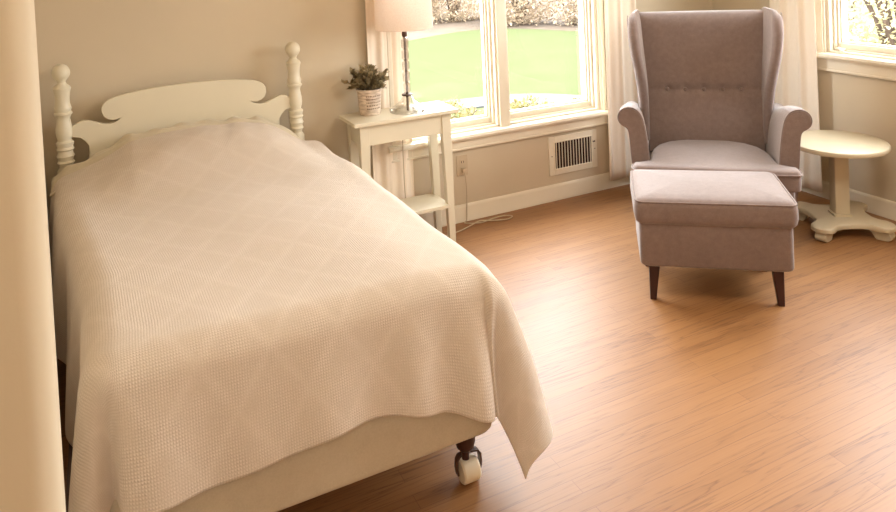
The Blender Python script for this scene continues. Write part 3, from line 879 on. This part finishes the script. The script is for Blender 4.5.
# ------------------------------------------------------------------ garden outside
GZ = -.62
bm = bmesh.new()
def ground_pt(u, v):
    x = lerp(-20, 70, u); y = lerp(-24, 75, v)
    return (x, y, GZ - .06 + .10 * sin(x * .23 + 1) * sin(y * .19) * smooth(24, 34, math.hypot(x, y)))
grid(bm, 50, 50, ground_pt)
gr = obj('ground', bm, M['litter']); struct(gr)
bm = bmesh.new()
def lawn_pt(u, v):
    az = math.radians(lerp(-30, 120, u)); far = 18.2 + .7 * sin(u * 31 + 1) + .7 * sin(u * 53)
    d = lerp(4.6, far, v)
    return (d * sin(az), d * cos(az), GZ + (.03 if v < 1 else -.09))
grid(bm, 120, 30, lawn_pt)
lw = obj('lawn', bm, M['lawn'])
tag(lw, 'bright green lawn outside the windows', 'lawn', None, 'stuff')
def at(px_az, dist): a = math.radians(px_az); return dist * sin(a), dist * cos(a)
# pale garden path
bm = bmesh.new(); ring = []
for k in range(30):
    az = 8 + k * 1.5; dd = 9.5 + .2 * sin(k * .5); ring.append((az, dd))
vs_ = []
for az, dd in ring:
    x0, y0_ = at(az, dd); x1, y1_ = at(az, dd + .6)
    vs_.append((bm.verts.new((x0, y0_, GZ + .05)), bm.verts.new((x1, y1_, GZ + .05)), bm.verts.new((x0, y0_, GZ - .1)), bm.verts.new((x1, y1_, GZ - .1))))
for a, b in zip(vs_, vs_[1:]):
    bm.faces.new((a[0], b[0], b[1], a[1])); bm.faces.new((a[2], b[2], b[0], a[0])); bm.faces.new((a[1], b[1], b[3], a[3]))
pth = obj('garden_path', bm, M['path'], shade=False); tag(pth, 'pale curved path crossing the lawn outside the far window', 'path'); struct(pth)

def shrub(name, label, cat, x, y, w, h, mat, n, seed, ls=.12, group=None, stems=9):
    r = random.Random(seed)
    root = thing(name, label, cat, (x, y, GZ - .05), 0, group)
    bm = bmesh.new(); bf = bmesh.new()
    for k in range(stems):
        a = r.uniform(0, 2 * PI); rr_ = r.uniform(.1, .42) * w
        p1 = Vector((cos(a) * rr_ * .5, sin(a) * rr_ * .5, h * .5)); p2 = Vector((cos(a) * rr_, sin(a) * rr_, h * r.uniform(.75, 1.02)))
        tube(bm, catmull([(cos(a) * .05, sin(a) * .05, 0), p1, p2], 3), [.02 * max(h, .5)] * 3 + [.012 * h] * 2 + [.005] * 2, 5)
    for k in range(n):
        a = r.uniform(0, 2 * PI); q = math.sqrt(r.random()); zz = r.random()
        rad = w * .5 * math.sqrt(max(0.05, 1 - (2 * zz - .8) ** 2 * .7)) * q
        lumps = 1 + .18 * sin(a * 3 + seed) + .1 * sin(a * 7 + zz * 9)
        p = Vector((cos(a) * rad * lumps, sin(a) * rad * lumps, zz * h * (1 + .1 * sin(a * 4 + seed))))
        d = Vector((r.uniform(-1, 1), r.uniform(-1, 1), r.uniform(-.6, 1)))
        leaf(bf, p, d, Vector((0, 0, 1)), ls * r.uniform(.7, 1.4), ls * r.uniform(.4, .8))
    obj('stems', bm, M['bark'], root); obj('foliage', bf, mat, root, recalc=False)
    return root
# brown shrubs along the far edge of the lawn
hz = [(14, 22.5, 2.9, 2.7), (20, 21.5, 2.6, 2.5), (26, 22.5, 2.8, 2.6), (31.3, 20.6, 2.3, 2.4), (37, 20.2, 2.3, 2.4), (42.5, 19.6, 2.3, 2.5)]
dsc = ['leftmost of the row', 'second from the left in the row, behind the lamp', 'seen in the left pane of the far window', 'seen just right of the window centre post', 'seen at the right edge of the right pane', 'rightmost of the row']
for i, (az, dd, w, h) in enumerate(hz):
    x, y = at(az, dd)
    shrub('shrub', 'tall brownish shrub across the lawn, ' + dsc[i], 'shrub', x, y, w, h, M['hedge'], 7500, 20 + i, .105, 'shrubs across the lawn')
# low yellow brush near the window
lowb = [(20.2, 8.2, 1.0, .40, 'seen behind the lamp base'), (25.2, 8.1, 1.1, .44, 'left of the window centre post'), (31.5, 8.2, 1.2, .42, 'just right of the window centre post'), (36.3, 8.2, 1.0, .44, 'at the right edge of the right pane')]
for i, (az, dd, w, h, s_) in enumerate(lowb):
    x, y = at(az, dd)
    shrub('garden_bush', 'low yellowish bush just outside the far window, ' + s_, 'bush', x, y, w, h, M['brush'], 1700, 60 + i, .055, 'low bushes outside the far window', 7)
# pale leafy shrubs outside the right window
rb = [(49, 9.6, 1.9, 2.5, 'leftmost, mostly behind the curtain'), (58.5, 9.4, 1.9, 2.4, 'nearest the right edge of the photo'), (53.8, 12.0, 2.4, 2.6, 'set farther back, beside the window frame'), (69, 9.6, 2.2, 2.5, 'rightmost, beyond the centre post')]
for i, (az, dd, w, h, s_) in enumerate(rb):
    x, y = at(az, dd)
    shrub('shrub', 'pale leafy shrub outside the right window, ' + s_, 'shrub', x, y, w, h, M['treeleaf'], 8000, 80 + i, .065, 'shrubs outside the right window')
# bare spreading tree
def tree(x, y, seed, label, height=4.2):
    r = random.Random(seed)
    root = thing('bare_tree', label, 'tree', (x, y, GZ - .05))
    bt = bmesh.new(); bb = bmesh.new()
    tube(bt, catmull([(0, 0, 0), (.05, .02, 1.0), (-.02, .05, 1.9)], 4), [.16] * 4 + [.13] * 4 + [.11], 10)
    def grow(p, d, ln, rad, lvl):
        pts = [p]; q = Vector(p); dd = Vector(d)
        for k in range(4):
            dd = (dd + Vector((r.uniform(-.25, .25), r.uniform(-.25, .25), r.uniform(-.28, .12)))).normalized()
            q = q + dd * ln / 4; pts.append(Vector(q))
        tube(bb, pts, [rad * (1 - .18 * k) for k in range(5)], 5)
        if lvl > 0:
            for k in range(3 if lvl > 1 else 2):
                s = pts[r.randint(2, 4)]
                nd = (dd + Vector((r.uniform(-.9, .9), r.uniform(-.9, .9), r.uniform(-.7, .5)))).normalized()
                grow(s, nd, ln * .7, rad * .5, lvl - 1)
    for k in range(7):
        a = k * 2 * PI / 7 + r.uniform(-.3, .3)
        grow(Vector((-.02, .05, 1.8)), Vector((cos(a), sin(a), r.uniform(.2, .8))).normalized(), 2.4, .07, 3)
    obj('trunk', bt, M['bark'], root); obj('branches', bb, M['bark'], root)
x, y = at(24.6, 24.0)
tree(x, y, 5, 'bare spreading tree beyond the lawn seen beside the lamp shade')

# ------------------------------------------------------------------ light
SKY = 18.0
wd = bpy.data.worlds.new('sky'); SC.world = wd; wd.use_nodes = True
nt = wd.node_tree; bg = nt.nodes['Background']
# even overcast sky
tc = nt.nodes.new('ShaderNodeTexCoord'); sx = nt.nodes.new('ShaderNodeSeparateXYZ'); rp = nt.nodes.new('ShaderNodeValToRGB')
nt.links.new(tc.outputs['Generated'], sx.inputs[0]); nt.links.new(sx.outputs['Z'], rp.inputs[0])
rp.color_ramp.elements[0].position = 0; rp.color_ramp.elements[0].color = (.78, .79, .82, 1)
rp.color_ramp.elements[1].position = .75; rp.color_ramp.elements[1].color = (.95, .99, 1.08, 1)
nt.links.new(rp.outputs[0], bg.inputs[0]); bg.inputs[1].default_value = SKY

def area(name, loc, rot, sx_, sy_, power, col, portal=False):
    l = bpy.data.lights.new(name, 'AREA'); l.shape = 'RECTANGLE'; l.size = sx_; l.size_y = sy_; l.energy = power; l.color = col
    o = bpy.data.objects.new(name, l); COL.objects.link(o); o.location = loc; o.rotation_euler = rot
    if portal: l.cycles.is_portal = True
    return o
area('window_portal', ((W1[0] + W1[1]) / 2, YF + TH + .02, (W1[2] + W1[3]) / 2), (-PI / 2, 0, 0), W1[1] - W1[0], W1[3] - W1[2], 1, (1, 1, 1), True)
area('window_portal', (XR + TH + .02, (W2[0] + W2[1]) / 2, (W2[2] + W2[3]) / 2), (0, PI / 2, 0), W2[3] - W2[2], W2[1] - W2[0], 1, (1, 1, 1), True)
# unseen fill light added to lift the walls, over mid-floor above the frame
pl_ = bpy.data.lights.new('fill_light', 'POINT'); pl_.energy = 38; pl_.color = (1, .93, .84); pl_.shadow_soft_size = .25
po = bpy.data.objects.new('fill_light', pl_); COL.objects.link(po); po.location = (1.9, 1.2, 2.1)
# second added fill, for the partition and bed foot, behind the viewer
pl2 = bpy.data.lights.new('fill_light', 'POINT'); pl2.energy = 25; pl2.color = (1, .94, .85); pl2.shadow_soft_size = .3
po2 = bpy.data.objects.new('fill_light', pl2); COL.objects.link(po2); po2.location = (-.1, -.75, 2.1)

# ------------------------------------------------------------------ camera
yaw, pitch, roll = .4503, .0310, .0444
f = Vector((sin(yaw) * cos(pitch), cos(yaw) * cos(pitch), -sin(pitch))); r0 = Vector((cos(yaw), -sin(yaw), 0)); d0 = f.cross(r0)
rt_ = cos(roll) * r0 + sin(roll) * d0; dn = -sin(roll) * r0 + cos(roll) * d0
cam = bpy.data.cameras.new('camera'); co = bpy.data.objects.new('camera', cam); COL.objects.link(co)
mw = Matrix((( rt_.x, -dn.x, -f.x, 0), (rt_.y, -dn.y, -f.y, 0), (rt_.z, -dn.z, -f.z, 1.55), (0, 0, 0, 1)))
co.matrix_world = mw
cam.sensor_width = 36; cam.sensor_fit = 'HORIZONTAL'; cam.lens = 36 * 722.2 / 896
cam.shift_y = -(256 + 29.2) / 896; cam.clip_start = .05; cam.clip_end = 300
SC.camera = co
SC.view_settings.view_transform = 'Standard'; SC.view_settings.look = 'None'
SC.view_settings.gamma = 1; SC.view_settings.use_curve_mapping = False
SC.view_settings.exposure = 0.42
SC.cycles.max_bounces = 10; SC.cycles.diffuse_bounces = 6
try: SC.cycles.use_denoising = True
except Exception: pass
